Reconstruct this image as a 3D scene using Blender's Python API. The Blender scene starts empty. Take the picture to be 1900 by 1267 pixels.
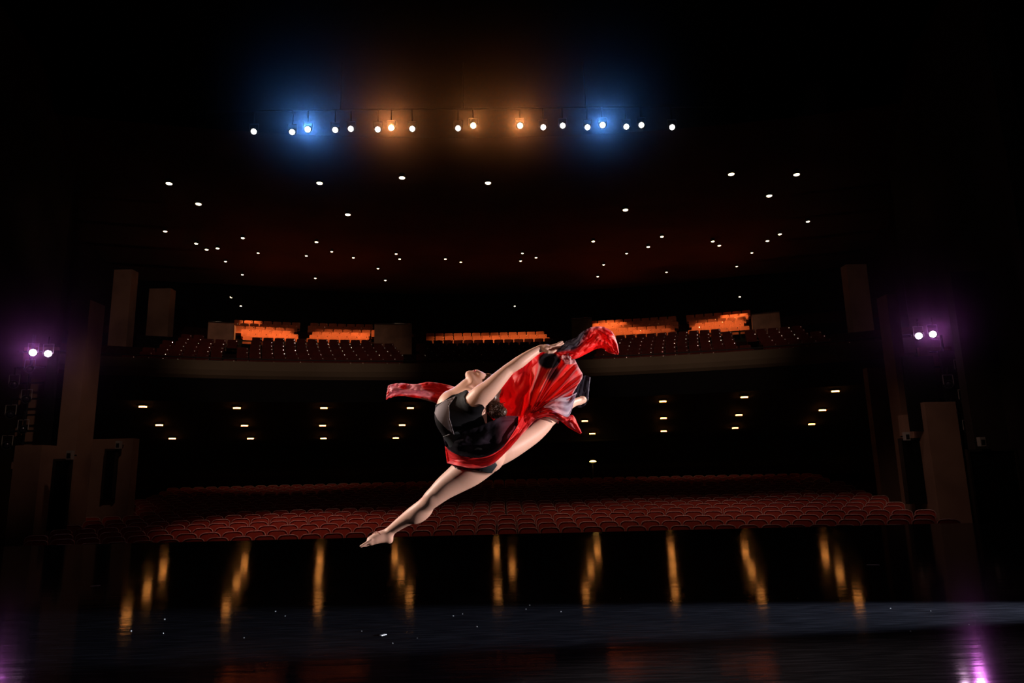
import bpy, math, random
import numpy as np
from mathutils import Vector, Matrix, noise
random.seed(7)
SC = bpy.context.scene
COL = SC.collection
R = math.radians

# ------------------------------------------------------------------ camera, world, exposure
PSI, THETA, ROLL = R(1.07), R(10.7), R(1.29)
CAM = Vector((0.45, 0.0, 1.2))
FW = Vector((math.sin(PSI)*math.cos(THETA), math.cos(PSI)*math.cos(THETA), math.sin(THETA)))
r0 = Vector((math.cos(PSI), -math.sin(PSI), 0)); u0 = r0.cross(FW)
RT = r0*math.cos(ROLL) - u0*math.sin(ROLL)
UP = u0*math.cos(ROLL) + r0*math.sin(ROLL)
FPX = 1900*24/36
cd = bpy.data.cameras.new('camera'); cd.lens = 24; cd.sensor_width = 36; cd.clip_end = 300
cam = bpy.data.objects.new('camera', cd); COL.objects.link(cam)
m = Matrix.Identity(4)
for i in range(3):
    m[i][0] = RT[i]; m[i][1] = UP[i]; m[i][2] = -FW[i]; m[i][3] = CAM[i]
cam.matrix_world = m
SC.camera = cam
SC.view_settings.view_transform = 'Standard'; SC.view_settings.look = 'None'
SC.view_settings.exposure = 0; SC.view_settings.gamma = 1; SC.view_settings.use_curve_mapping = False
SC.cycles.use_denoising = True
SC.cycles.volume_bounces = 0
SC.cycles.max_bounces = 6
SC.cycles.sample_clamp_indirect = 3
w = bpy.data.worlds.new('dark_hall'); SC.world = w; w.use_nodes = True
bg = w.node_tree.nodes['Background']
bg.inputs[0].default_value = (1.0, .80, .72, 1); bg.inputs[1].default_value = 0.006

def lamp(name, kind, loc, energy, color, target=None, size=.1, spot=40, blend=.4, size_y=None, spec=1.0):
    l = bpy.data.lights.new(name, kind); l.energy = energy; l.color = color
    if kind == 'SPOT': l.spot_size = R(spot); l.spot_blend = blend; l.shadow_soft_size = size
    elif kind == 'AREA':
        l.size = size
        if size_y: l.shape = 'RECTANGLE'; l.size_y = size_y
    else: l.shadow_soft_size = size
    l.specular_factor = spec
    o = bpy.data.objects.new(name, l); COL.objects.link(o); o.location = loc
    if target is not None:
        o.rotation_euler = (Vector(target)-Vector(loc)).to_track_quat('-Z', 'Y').to_euler()
    return o

DN = Vector((.45-.03, 3.95, 1.45))       # middle of the dancer
# side booms in the wings, out of frame, all aimed at the dancer
lamp('wing_spotlight', 'SPOT', (5.6, 2.5, .75), 1900, (1, .86, .82), DN, .12, 26, .5)
lamp('wing_spotlight', 'SPOT', (-4.9, 5.5, 3.9), 2300, (1, .82, .70), DN+Vector((0, 0, .05)), .12, 26, .5)
lamp('wing_spotlight', 'SPOT', (-4.4, 2.0, 3.4), 420, (1, .55, .28), DN+Vector((-.25, 0, .42)), .12, 11, .9)
lamp('wing_spotlight', 'SPOT', (3.9, 6.6, 3.4), 700, (1, .74, .66), DN, .12, 26, .5)
lamp('upstage_fill', 'SPOT', (2.2, -2.5, 4.5), 150, (1, .80, .78), DN, .12, 18, .6)  # added fill from the camera side for veil and skirt
# shin light skimming the stage floor from the wing
lamp('shin_spotlight', 'SPOT', (9.5, 5.75, .55), 20000, (.72, .80, 1), (0.5, 5.75, -.02), .05, 11.5, .75)
# dim house lamps over the stalls and the circle
lamp('house_lamp', 'SPOT', (-6.0, 17.5, 12), 2300, (1, .50, .40), (-5.5, 20.3, -1), .4, 36, 1)
lamp('house_lamp', 'SPOT', (0.0, 17.5, 12), 850, (1, .60, .48), (0, 20.6, -1), .4, 44, 1)
lamp('house_lamp', 'SPOT', (5.0, 17.5, 12), 1150, (1, .62, .50), (5.5, 21.0, -1), .4, 42, 1)
lamp('house_lamp', 'SPOT', (9.5, 17.5, 12), 700, (1, .62, .55), (9.8, 21.0, -1), .4, 42, 1)

# added fill light, a faint warm wash on the side walls
for x_, z_, t_ in ((-14.5, 10, (-18.2, 34, 9.5)), (-10.5, 8, (-12.5, 20.4, 3)), (14.5, 10, (17.8, 34, 10)), (10.5, 8, (13.2, 20, 1.5))):
    lamp('wall_fill', 'SPOT', (x_*.7, 14.5, z_), (700 if x_ < 0 else 350) if abs(x_) > 12 else 260, (1, .62, .48), t_, .2, 34, 1)

# ------------------------------------------------------------------ helpers
def ray(px, py):
    return (FW + RT*((px-950)/FPX) - UP*((py-633.5)/FPX))
def P(px, py, d):
    "point at depth d along the view axis"
    return CAM + ray(px, py)*d
def AY(px, py, Y):
    v = ray(px, py); return CAM + v*((Y-CAM.y)/v.y)
def AR(px, py, rad, cy):
    "where the sight line meets the upright cylinder of radius rad around (0,cy)"
    v = ray(px, py); a = v.x**2+v.y**2; b = 2*(CAM.x*v.x+(CAM.y-cy)*v.y); c = CAM.x**2+(CAM.y-cy)**2-rad**2
    t = (-b+math.sqrt(b*b-4*a*c))/(2*a); return CAM+v*t
def AS(px, py, zf):
    "where the sight line meets the surface z=zf(x,y)"
    v = ray(px, py); lo, hi = 5., 80.
    s0 = (CAM+v*lo); s0 = s0.z - zf(s0.x, s0.y) > 0
    for _ in range(50):
        mid = (lo+hi)/2; p = CAM+v*mid
        if ((p.z - zf(p.x, p.y)) > 0) == s0: lo = mid
        else: hi = mid
    return CAM+v*lo

def mat(name, col, rough=.6, metal=0, emit=None, es=0, spec=.5, bump=None, noise_=None, sheen=0, trans=0):
    m = bpy.data.materials.new(name); m.use_nodes = True; nt = m.node_tree; b = nt.nodes['Principled BSDF']
    b.inputs['Base Color'].default_value = (*col, 1); b.inputs['Roughness'].default_value = rough
    b.inputs['Metallic'].default_value = metal; b.inputs['Specular IOR Level'].default_value = spec
    if sheen: b.inputs['Sheen Weight'].default_value = sheen
    if emit: b.inputs['Emission Color'].default_value = (*emit, 1); b.inputs['Emission Strength'].default_value = es
    if noise_ or bump:
        tc = nt.nodes.new('ShaderNodeTexCoord')
    if noise_:
        sc_, amt = noise_; n = nt.nodes.new('ShaderNodeTexNoise'); n.inputs['Scale'].default_value = sc_; n.inputs['Detail'].default_value = 4
        nt.links.new(tc.outputs['Object'], n.inputs['Vector'])
        r = nt.nodes.new('ShaderNodeValToRGB'); nt.links.new(n.outputs['Fac'], r.inputs[0])
        r.color_ramp.elements[0].position = .3; r.color_ramp.elements[1].position = .7
        r.color_ramp.elements[0].color = (*[c*(1-amt) for c in col], 1); r.color_ramp.elements[1].color = (*[min(1, c*(1+amt)) for c in col], 1)
        nt.links.new(r.outputs[0], b.inputs['Base Color'])
    if bump:
        sc_, st = bump; n = nt.nodes.new('ShaderNodeTexNoise'); n.inputs['Scale'].default_value = sc_
        nt.links.new(tc.outputs['Object'], n.inputs['Vector'])
        bp = nt.nodes.new('ShaderNodeBump'); bp.inputs['Strength'].default_value = st; bp.inputs['Distance'].default_value = .01
        nt.links.new(n.outputs['Fac'], bp.inputs['Height']); nt.links.new(bp.outputs[0], b.inputs['Normal'])
    return m

class MB:
    def __init__(s): s.v = []; s.f = []; s.m = []
    def add(s, vs, fs, mi=0):
        o = len(s.v); s.v += [tuple(p) for p in vs]; s.f += [tuple(i+o for i in f) for f in fs]; s.m += [mi]*len(fs); return s
    def box(s, x0, x1, y0, y1, z0, z1, mi=0, M=None):
        vs = [Vector(p) for p in ((x0,y0,z0),(x1,y0,z0),(x1,y1,z0),(x0,y1,z0),(x0,y0,z1),(x1,y0,z1),(x1,y1,z1),(x0,y1,z1))]
        if M: vs = [M@p for p in vs]
        return s.add(vs, [(0,3,2,1),(4,5,6,7),(0,1,5,4),(1,2,6,5),(2,3,7,6),(3,0,4,7)], mi)
    def tube(s, pts, r, n=6, mi=0, cap=True):
        pts = [Vector(p) for p in pts]; rs = r if isinstance(r, (list, tuple)) else [r]*len(pts)
        vs = []
        for i, p in enumerate(pts):
            t = (pts[min(i+1, len(pts)-1)]-pts[max(i-1, 0)]).normalized()
            a = t.orthogonal().normalized() if i == 0 else (a - t*a.dot(t)).normalized()
            b = t.cross(a)
            vs += [p+(a*math.cos(2*math.pi*k/n)+b*math.sin(2*math.pi*k/n))*rs[i] for k in range(n)]
        fs = [(i*n+k, i*n+(k+1) % n, (i+1)*n+(k+1) % n, (i+1)*n+k) for i in range(len(pts)-1) for k in range(n)]
        if cap: fs += [tuple(range(n-1, -1, -1)), tuple(range((len(pts)-1)*n, len(pts)*n))]
        return s.add(vs, fs, mi)
    def prism(s, poly, y0, y1, mi=0):
        n = len(poly); vs = [(x, y0, z) for x, z in poly]+[(x, y1, z) for x, z in poly]
        return s.add(vs, [tuple(range(n-1, -1, -1))[::-1], tuple(range(n, 2*n))[::-1]]+[(k, k+n, (k+1) % n+n, (k+1) % n) for k in range(n)], mi)
    def lathe(s, prof, n=16, mi=0, M=None):
        vs = []
        for r_, z in prof: vs += [Vector((r_*math.cos(2*math.pi*k/n), r_*math.sin(2*math.pi*k/n), z)) for k in range(n)]
        if M: vs = [M@p for p in vs]
        fs = [(i*n+k, i*n+(k+1) % n, (i+1)*n+(k+1) % n, (i+1)*n+k) for i in range(len(prof)-1) for k in range(n)]
        fs += [tuple(range(n-1, -1, -1)), tuple(range((len(prof)-1)*n, len(prof)*n))]
        return s.add(vs, fs, mi)
    def mesh(s, name, mats, smooth=False):
        me = bpy.data.meshes.new(name); me.from_pydata(s.v, [], s.f)
        for mm in (mats if isinstance(mats, (list, tuple)) else [mats]): me.materials.append(mm)
        me.polygons.foreach_set('material_index', s.m)
        if smooth: me.polygons.foreach_set('use_smooth', [True]*len(s.f))
        me.update(); return me
    def build(s, name, mats, parent=None, smooth=False):
        return put(name, s.mesh(name, mats, smooth), parent)
def put(name, me, parent=None):
    o = bpy.data.objects.new(name, me); COL.objects.link(o)
    if parent: o.parent = parent
    return o
def tag(o, label=None, cat=None, group=None, kind=None):
    if label: o['label'] = label
    if cat: o['category'] = cat
    if group: o['group'] = group
    if kind: o['kind'] = kind
    return o
def empty(name, loc=(0, 0, 0), rz=0):
    o = bpy.data.objects.new(name, None); COL.objects.link(o); o.location = loc; o.rotation_euler.z = rz; o.empty_display_size = .1; return o
def struct(o, label=None): return tag(o, label, kind='structure')
ONES = 'zeroth first second third fourth fifth sixth seventh eighth ninth tenth eleventh twelfth thirteenth fourteenth fifteenth sixteenth seventeenth eighteenth nineteenth'.split()
TENS = {20: 'twent', 30: 'thirt', 40: 'fort', 50: 'fift', 60: 'sixt'}
def ordinal(n):
    if n < 20: return ONES[n]
    t = n//10*10
    return TENS[t]+'ieth' if n == t else TENS[t]+'y-'+ONES[n-t]

# ------------------------------------------------------------------ materials
M_floor = mat('stage_marley', (.012, .012, .014), .2, spec=.02)
nt = M_floor.node_tree; b = nt.nodes['Principled BSDF']
tc = nt.nodes.new('ShaderNodeTexCoord'); mp = nt.nodes.new('ShaderNodeMapping'); mp.inputs['Scale'].default_value = (1.2, 9.0, 1)
n1 = nt.nodes.new('ShaderNodeTexNoise'); n1.inputs['Scale'].default_value = 1.0; n1.inputs['Detail'].default_value = 2; n1.inputs['Roughness'].default_value = .55
bp = nt.nodes.new('ShaderNodeBump'); bp.inputs['Strength'].default_value = 1; bp.inputs['Distance'].default_value = .0009
nt.links.new(tc.outputs['Object'], mp.inputs[0]); nt.links.new(mp.outputs[0], n1.inputs['Vector']); nt.links.new(n1.outputs['Fac'], bp.inputs['Height']); nt.links.new(bp.outputs[0], b.inputs['Normal'])
mp2 = nt.nodes.new('ShaderNodeMapping'); mp2.inputs['Scale'].default_value = (2, 22, 1); mp2.inputs['Rotation'].default_value = (0, 0, .15)
n2 = nt.nodes.new('ShaderNodeTexNoise'); n2.inputs['Scale'].default_value = 1.5; n2.inputs['Detail'].default_value = 8
nt.links.new(tc.outputs['Object'], mp2.inputs[0]); nt.links.new(mp2.outputs[0], n2.inputs['Vector'])
rr = nt.nodes.new('ShaderNodeValToRGB'); rr.color_ramp.elements[0].position = .42; rr.color_ramp.elements[0].color = (.009, .009, .011, 1)
rr.color_ramp.elements[1].position = .8; rr.color_ramp.elements[1].color = (.028, .028, .034, 1)
nt.links.new(n2.outputs['Fac'], rr.inputs[0]); nt.links.new(rr.outputs[0], b.inputs['Base Color'])
mr = nt.nodes.new('ShaderNodeMapRange'); mr.inputs['To Min'].default_value = .06; mr.inputs['To Max'].default_value = .11
nt.links.new(n2.outputs['Fac'], mr.inputs['Value']); nt.links.new(mr.outputs[0], b.inputs['Roughness'])

M_black = mat('black_paint', (.006, .006, .006), .9, spec=.1)
M_drape = mat('black_drape', (.008, .007, .007), 1, spec=0)
M_carpet = mat('dark_carpet', (.03, .012, .01), 1, spec=0, noise_=(30, .4))
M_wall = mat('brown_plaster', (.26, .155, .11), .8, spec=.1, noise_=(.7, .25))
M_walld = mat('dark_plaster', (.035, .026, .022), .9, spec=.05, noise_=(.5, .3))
M_ceil = mat('ceiling_plaster', (.10, .065, .05), .85, spec=.05, noise_=(.25, .25))
M_fascia = mat('fascia_plaster', (.17, .12, .075), .8, spec=.1, noise_=(.15, .5))
M_seat = mat('red_velvet', (.42, .055, .03), .8, spec=.15, sheen=.2, noise_=(2.5, .2))
M_encl = mat('enclosure_panel', (.40, .20, .12), .7, spec=.15, noise_=(1.5, .3))
M_trim = mat('seat_piping', (.62, .36, .3), .5, spec=.4)
M_seat_lit = mat('red_velvet_lit', (.50, .12, .045), .8, spec=.15, noise_=(2.5, .25))  # red velvet with the warm lamp light put into its colour
M_seat_dim = mat('red_velvet_dim', (.10, .014, .009), .8, spec=.15, noise_=(2.5, .25))  # same velvet, darkened in colour for the dim lower tier
M_arm = mat('arm_wood', (.05, .02, .012), .5)
M_chrome = mat('polished_cap', (.9, .85, .75), .10, 1)
M_metal = mat('black_metal', (.02, .02, .022), .45, .4)
M_pale = mat('grey_casing', (.35, .33, .30), .6)

# ------------------------------------------------------------------ stage and shell
def quadstrip(pa, pb, th=0):  # surface between two polylines
    n = len(pa); return [*pa, *pb], [(i, i+1, n+i+1, n+i) for i in range(n-1)]
mb = MB().box(-13, 13, -4, 13.6, -.04, 0)
struct(mb.build('floor', M_floor), 'glossy black dance floor of the stage')
mb = MB().box(-13, 13, -4, 13.5, -1.6, -.04)
struct(mb.build('floor', M_black), 'black stage platform edge')
def zstalls(x, y): return -1.10 + .06*(math.hypot(x, y+12)-12-18.3)
mb = MB(); n = 30
pa = [Vector((26*math.sin(R(a)), -12+26*math.cos(R(a)), -1.34)) for a in np.linspace(-62, 62, n)]
pb = [Vector((62*math.sin(R(a)), -12+62*math.cos(R(a)), -1.34+.06*36)) for a in np.linspace(-62, 62, n)]
mb.add(*quadstrip(pa, pb)); struct(mb.build('floor', M_carpet), 'dark raked floor under the stalls seats')
# proscenium frame just outside the view, and the black masking above
mb = MB(); mb.box(-16, -11.4, 13.0, 13.5, 0, 16); mb.box(11.4, 16, 13.0, 13.5, 0, 16); mb.box(-11.4, 11.4, 13, 13.5, 12.6, 16)
struct(mb.build('wall_proscenium', M_black), 'black proscenium frame of the stage')
# auditorium side walls
def wallpoly(pts, z0, z1, name, m_, label):
    mb = MB()
    for (x0, y0), (x1, y1) in zip(pts, pts[1:]):
        mb.add([(x0, y0, z0), (x1, y1, z0), (x1, y1, z1), (x0, y0, z1)], [(0, 1, 2, 3)])
    return struct(mb.build(name, m_), label)
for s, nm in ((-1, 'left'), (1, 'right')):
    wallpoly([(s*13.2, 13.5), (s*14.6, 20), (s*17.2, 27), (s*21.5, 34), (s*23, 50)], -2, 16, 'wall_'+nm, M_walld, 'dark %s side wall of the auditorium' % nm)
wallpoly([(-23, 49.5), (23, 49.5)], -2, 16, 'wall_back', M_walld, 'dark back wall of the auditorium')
# ceiling: stepped acoustic bands, one arc each
def zceil(x, y):
    D = math.hypot(x, y+30)-30
    return 14.3 if D < 26 else 14.3-.055*(D-26)
for k in range(2, 10):
    ra, rb = 30+20+k*3.0, 30+20+k*3.0+3.2
    mb = MB(); pa = []; pb = []
    for a in np.linspace(-30, 30, 25):
        for lst, rr_, dz in ((pa, ra, .28), (pb, rb, -.12)):
            p = Vector((rr_*math.sin(R(a)), -30+rr_*math.cos(R(a)), 0)); p.z = zceil(p.x, p.y)+dz+.06; lst.append(p)
    mb.add(*quadstrip(pa, pb))
    lip = [p+Vector((0, 0, .6)) for p in pb]; mb.add(*quadstrip(pb, lip))
    struct(mb.build('ceiling', M_ceil), 'curved brown acoustic band of the ceiling, %s row back from the stage' % ordinal(k-1))
mb = MB().box(-16, 16, 13.5, 20.5, 15.2, 15.3); struct(mb.build('ceiling', M_drape), 'black ceiling above the stage apron')
mb = MB().box(-24, 24, 18, 50, 15.5, 15.6); struct(mb.build('ceiling', M_drape), 'black void above the ceiling bands')

# side fins and piers: px range at the foot, distance, height range
def pier(px0, px1, py, Y, z0, z1, m_, name='trim_1', depth=.8, lab=None):
    a = AY(px0, py, Y); b_ = AY(px1, py, Y)
    mb = MB().box(min(a.x, b_.x), max(a.x, b_.x), Y, Y+depth, z0, z1)
    return struct(mb.build(name, m_), lab)
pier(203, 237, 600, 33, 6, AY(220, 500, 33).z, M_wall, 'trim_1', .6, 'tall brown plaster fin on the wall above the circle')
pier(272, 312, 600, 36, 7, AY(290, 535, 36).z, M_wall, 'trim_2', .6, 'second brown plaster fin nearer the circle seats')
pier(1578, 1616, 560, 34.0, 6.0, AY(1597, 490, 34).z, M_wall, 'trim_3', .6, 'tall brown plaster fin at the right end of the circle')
pier(112, 148, 760, 20.4, -1.2, 6.6, M_wall, 'trim_4', .8, 'brown pier beside the left box boom')
pier(20, 70, 900, 19.6, -1.2, 2.2, M_wall, 'trim_5', .7, 'low brown wall under the left box boom')
pier(150, 240, 900, 22.5, -1.2, 2.5, M_wall, 'trim_6', .4, 'low brown wall beyond the left pier')
pier(1733, 1792, 880, 19.8, -1.2, 2.9, M_wall, 'trim_7', .8, 'brown pier under the right box boom')
pier(1672, 1692, 760, 21.5, -1.2, 6.6, M_wall, 'trim_8', .6, 'slim brown pier beside the right box boom')
pier(1690, 1733, 880, 20.6, -1.2, 2.6, M_wall, 'trim_9', .3, 'low brown wall with a dark doorway, right side')
pier(1625, 1660, 820, 24.5, -1.2, 4.6, M_wall, 'trim_10', .3, 'faint brown wall face beyond the right pier')
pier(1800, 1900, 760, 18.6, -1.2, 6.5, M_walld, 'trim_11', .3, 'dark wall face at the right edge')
# dark doors
for i, (a, b_, y0, y1, Y, lab) in enumerate(((92, 130, 855, 985, 19.4, 'tall dark doorway in the left wall nearest the stage'), (192, 216, 836, 925, 22.3, 'narrow dark doorway further along the left wall'),
                              (1686, 1722, 816, 935, 20.3, 'tall dark doorway in the right wall under the boom'), (1818, 1880, 836, 985, 18.3, 'wide dark doorway at the right edge of the hall'))):
    p, q = AY(a, y1, Y), AY(b_, y0, Y)
    d = struct(MB().box(p.x, q.x, Y-.02, Y+.05, p.z, q.z).build('door_%d' % (i+1), M_black), lab)
    fr = MB(); fr.box(p.x-.06, p.x, Y-.06, Y+.05, p.z, q.z+.06); fr.box(q.x, q.x+.06, Y-.06, Y+.05, p.z, q.z+.06); fr.box(p.x, q.x, Y-.06, Y+.05, q.z, q.z+.06)
    fr.build('door_frame', M_walld, d)
# little pale boxes (house loudspeaker / signal boxes) above the doors
for px, py, Y, lab in ((1681, 810, 20.2, 'small pale box on the wall above the right doorway'), (1820, 820, 18.2, 'small pale box over the wide doorway at the edge'), (131, 845, 19.3, 'small pale box above the left doorway near the stage'), (221, 826, 22.2, 'small pale box above the far left doorway')):
    p = AY(px, py, Y); e = empty('wall_box', (p.x, p.y, p.z-.11)); tag(e, lab, 'wall box')
    MB().box(-.07, .07, -.09, .05, 0, .24).build('casing', M_pale, e)
    MB().tube([(0, .04, .12), (0, .25, .12)], .02).build('bracket', M_metal, e)
    MB().box(-.05, .05, -.095, -.09, .03, .17).build('front_grille', M_metal, e)

# ------------------------------------------------------------------ circle (balcony)
BC = -4.0
def arc(Rad, z, a0, a1, n):
    return [Vector((Rad*math.sin(R(a)), BC+Rad*math.cos(R(a)), z)) for a in np.linspace(a0, a1, n)]
ZR = 6.1
prof = [(35.0, ZR), (34.95, ZR-.4), (35.02, ZR-.62), (35.15, ZR-.75)]
mb = MB()
for (ra, za), (rb, zb) in zip(prof, prof[1:]): mb.add(*quadstrip(arc(ra, za, -31, 31, 41), arc(rb, zb, -31, 31, 41)))
mb.add(*quadstrip(arc(35.0, ZR, -31, 31, 41), arc(35.25, ZR, -31, 31, 41))); mb.add(*quadstrip(arc(35.25, ZR, -31, 31, 41), arc(35.25, ZR-.8, -31, 31, 41)))
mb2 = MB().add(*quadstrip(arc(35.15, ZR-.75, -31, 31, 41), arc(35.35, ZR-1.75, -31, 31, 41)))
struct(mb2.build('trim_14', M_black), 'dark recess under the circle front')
struct(mb.build('wall_circle_front', M_fascia, smooth=False), 'curved pale brown front wall of the circle')
mb = MB().tube(arc(35.1, ZR+.12, -31, 31, 41), .025, 6); struct(mb.build('trim_12', M_metal), 'dark handrail along the circle front')
def zsoff(x, y):
    D = math.hypot(x, y-BC)+BC; return 4.36-.2*(D-31.2)
mb = MB()
pa = arc(35.2, 4.36, -31, 31, 41); pb = arc(50, 0, -31, 31, 41)
for p in pa+pb: p.z = max(zsoff(p.x, p.y), 1.9)
pm = arc(43.0, 0, -31, 31, 41)
for p in pm: p.z = zsoff(p.x, p.y)
pb = arc(52, 1.9, -31, 31, 41)
mb.add(*quadstrip(pa, pm)); mb.add(*quadstrip(pm, [Vector((p.x*1.0, p.y, pm[0].z)) for p in pb]))
struct(mb.build('ceiling_under_circle', mat('soffit_paint', (.015, .013, .011), .9, spec=.05)), 'dark sloping ceiling under the circle')
mb = MB(); mb.add(*quadstrip(arc(50.5, -1, -31, 31, 41), arc(50.5, 3, -31, 31, 41))); struct(mb.build('wall_stalls_back', M_walld), 'dark wall behind the rear stalls')
# raked circle floor
ROWS_L = 7
def zc(r_):  # floor height of the circle at radius
    return 5.45 + .383*(r_-35.9)
mb = MB(); prev = None
for k in range(7):
    ra = 35.45+.9*k; z = zc(35.9+.9*k)
    mb.add(*quadstrip(arc(ra, z, -31, 31, 41), arc(ra+.9, z, -31, 31, 41)))
    if k < 6: mb.add(*quadstrip(arc(ra+.9, z, -31, 31, 41), arc(ra+.9, z+.345, -31, 31, 41)))
RU0 = 43.3
zu0 = 7.95
mb.add(*quadstrip(arc(41.75, zc(41.3), -31, 31, 41), arc(42.9, zc(41.3), -31, 31, 41)))
def zu(k): return zu0+.37*k
for k in range(7):
    ra = RU0-.35+.9*k; mb.add(*quadstrip(arc(ra, zu(k), -31, 31, 41), arc(ra+.9, zu(k), -31, 31, 41)))
    mb.add(*quadstrip(arc(ra, zu(k), -31, 31, 41), arc(ra, zu(k)-.5, -31, 31, 41)))
struct(mb.build('floor', M_carpet), 'dark stepped floor of the circle')
mb = MB(); mb.add(*quadstrip(arc(42.9, zc(41.3), -31, 31, 41), arc(42.9, zu0+.55, -31, 31, 41))); mb.add(*quadstrip(arc(42.9, zu0+.55, -31, 31, 41), arc(43.0, zu0+.55, -31, 31, 41)))
struct(mb.build('wall_cross_aisle', M_black), 'low black wall behind the cross aisle of the circle')
mb = MB(); mb.add(*quadstrip(arc(50, 7, -31, 31, 41), arc(50, 15, -31, 31, 41))); struct(mb.build('wall_circle_back', M_black), 'dark wall behind the upper circle')

def phi_of(px, py, rad):
    p = AR(px, py, rad, BC); return math.degrees(math.atan2(p.x, p.y-BC))
KEEP = []
# stair-vomitory boxes standing in the circle
for (xa, xb, yb, yt, rad, lab) in ((384, 432, 640, 598, 41.5, 'brown stair enclosure in the circle at the left end block'), (694, 764, 648, 602, 41.2, 'brown stair enclosure in the circle left of the middle seats'),
                              (1062, 1100, 640, 592, 41.2, 'brown stair enclosure in the circle behind the veil end'), (1398, 1450, 622, 584, 41.5, 'brown stair enclosure in the circle at the right end block')):
    p, q, t = AR(xa, yb, rad, BC), AR(xb, yb, rad, BC), AR(xa, yt, rad, BC)
    ang = math.atan2((p.x+q.x)/2, (p.y+q.y)/2-BC); wdt = (q-p).length; h = t.z-p.z
    KEEP.append((math.degrees(ang), math.degrees((wdt/2+.35)/rad), rad-.75, rad+4.0))
    e = empty('stair_enclosure', ((p.x+q.x)/2, (p.y+q.y)/2, p.z-.3), -ang); tag(e, lab, 'stair enclosure')
    MB().box(-wdt/2, wdt/2, 0, .12, 0, h+.3).build('front_panel', M_encl, e)
    for s in (-1, 1):
        MB().add([(s*wdt/2, .12, 0), (s*wdt/2, 3.6, 0), (s*wdt/2, 3.6, h+.9), (s*wdt/2, .12, h+.3), (s*(wdt/2-.1), .12, 0), (s*(wdt/2-.1), 3.6, 0), (s*(wdt/2-.1), 3.6, h+.9), (s*(wdt/2-.1), .12, h+.3)],
                 [(0, 1, 2, 3), (7, 6, 5, 4), (3, 2, 6, 7), (0, 3, 7, 4)]).build('side_panel', M_encl, e)
    MB().tube([(-wdt/2, .06, h+.36), (wdt/2, .06, h+.36)], .03).build('handrail', M_chrome, e)

# ------------------------------------------------------------------ seats
def seatback_outline(w_, z0, z1, rc, n=5):
    pts = [(-w_/2*.94, z0), (w_/2*.94, z0)]
    pts += [(w_/2-rc+rc*math.cos(a), z1-rc+rc*.8*math.sin(a)) for a in np.linspace(0, math.pi/2, n)]
    pts += [(-w_/2+rc-rc*math.sin(a), z1-rc+rc*.8*math.cos(a)) for a in np.linspace(0, math.pi/2, n)]
    return pts
out = seatback_outline(.50, .32, .90, .13)
lean = lambda x, y, z: (x, y+(z-.4)*.18, z)
bk = MB().prism(out, -.02, .07); bk.v = [lean(*p) for p in bk.v]
inner = [(x*.86, .34+(z-.32)*.90) for x, z in out]
bk2 = MB().prism(inner, -.05, -.015); bk2.v = [lean(*p) for p in bk2.v]
me_back = bk.mesh('backrest', M_seat); me_pad = bk2.mesh('back_cushion', M_seat)
tr = MB().tube([lean(x, -.03, z) for x, z in out[1:]+out[:1]], .011, 5); me_trim = tr.mesh('piping', M_trim, True)
cu = MB().prism(seatback_outline(.46, .22, .62, .07, 3), -.20, -.09); me_cush = cu.mesh('seat_cushion', M_seat)
ar = MB().box(.255, .30, -.32, .12, .56, .60).box(.26, .295, -.30, .05, 0, .56); me_arm = ar.mesh('armrest', M_arm)
PARTS = (('backrest', me_back), ('back_cushion', me_pad), ('piping', me_trim), ('seat_cushion', me_cush), ('armrest', me_arm))
def seat_matrix(x, y, z, rz): return Matrix.Translation((x, y, z)) @ Matrix.Rotation(rz, 4, 'Z')
def replicate(parts, mats4):
    vs, fs, ms, ml = [], [], [], []
    o = 0
    for me, mi in parts:
        co = np.empty(len(me.vertices)*3); me.vertices.foreach_get('co', co); co = co.reshape(-1, 3)
        polys = [tuple(p.vertices) for p in me.polygons]; pm_ = [p.material_index for p in me.polygons]
        for M4 in mats4:
            A = np.array(M4); vs.append(co@A[:3, :3].T+A[:3, 3])
            fs += [tuple(i+o for i in f) for f in polys]; ms += [mi+q for q in pm_]; o += len(co)
    return np.concatenate(vs).tolist(), fs, ms
rest = []; count = 0
SC_ = -12.0
for k in range(19):
    D = 18.3+.95*k; Rr = D-SC_; z = -1.10+.06*(D-18.3)-.05
    half = (11.6+.22*k)/Rr; nseat = int(2*half*Rr/.555); st = (k % 2)*.5
    for i in range(nseat):
        a = (i+st-(nseat-1)/2)*.555/Rr
        x, y = Rr*math.sin(a), SC_+Rr*math.cos(a)
        if k < 7 and count < 300:
            count += 1
            e = empty('stalls_seat', (x, y, z), -a)
            tag(e, 'red velvet theatre seat, %s from the left end of the %s stalls row' % (ordinal(i+1), 'front' if k == 0 else ordinal(k+1)), 'seat', 'stalls seats in the %s row' % ordinal(k+1))
            for nm, me in PARTS: put(nm, me, e)
        else: rest.append(seat_matrix(x, y, z, -a))
v, f, ms = replicate([(me_back, 0), (me_trim, 1)], rest)
q = MB(); q.v = v; q.f = f; q.m = ms
tag(q.build('stalls_seat_rows', [M_seat, M_trim]), 'dark red stalls seats filling the rows behind the front ones', 'seats', kind='stuff')

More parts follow.
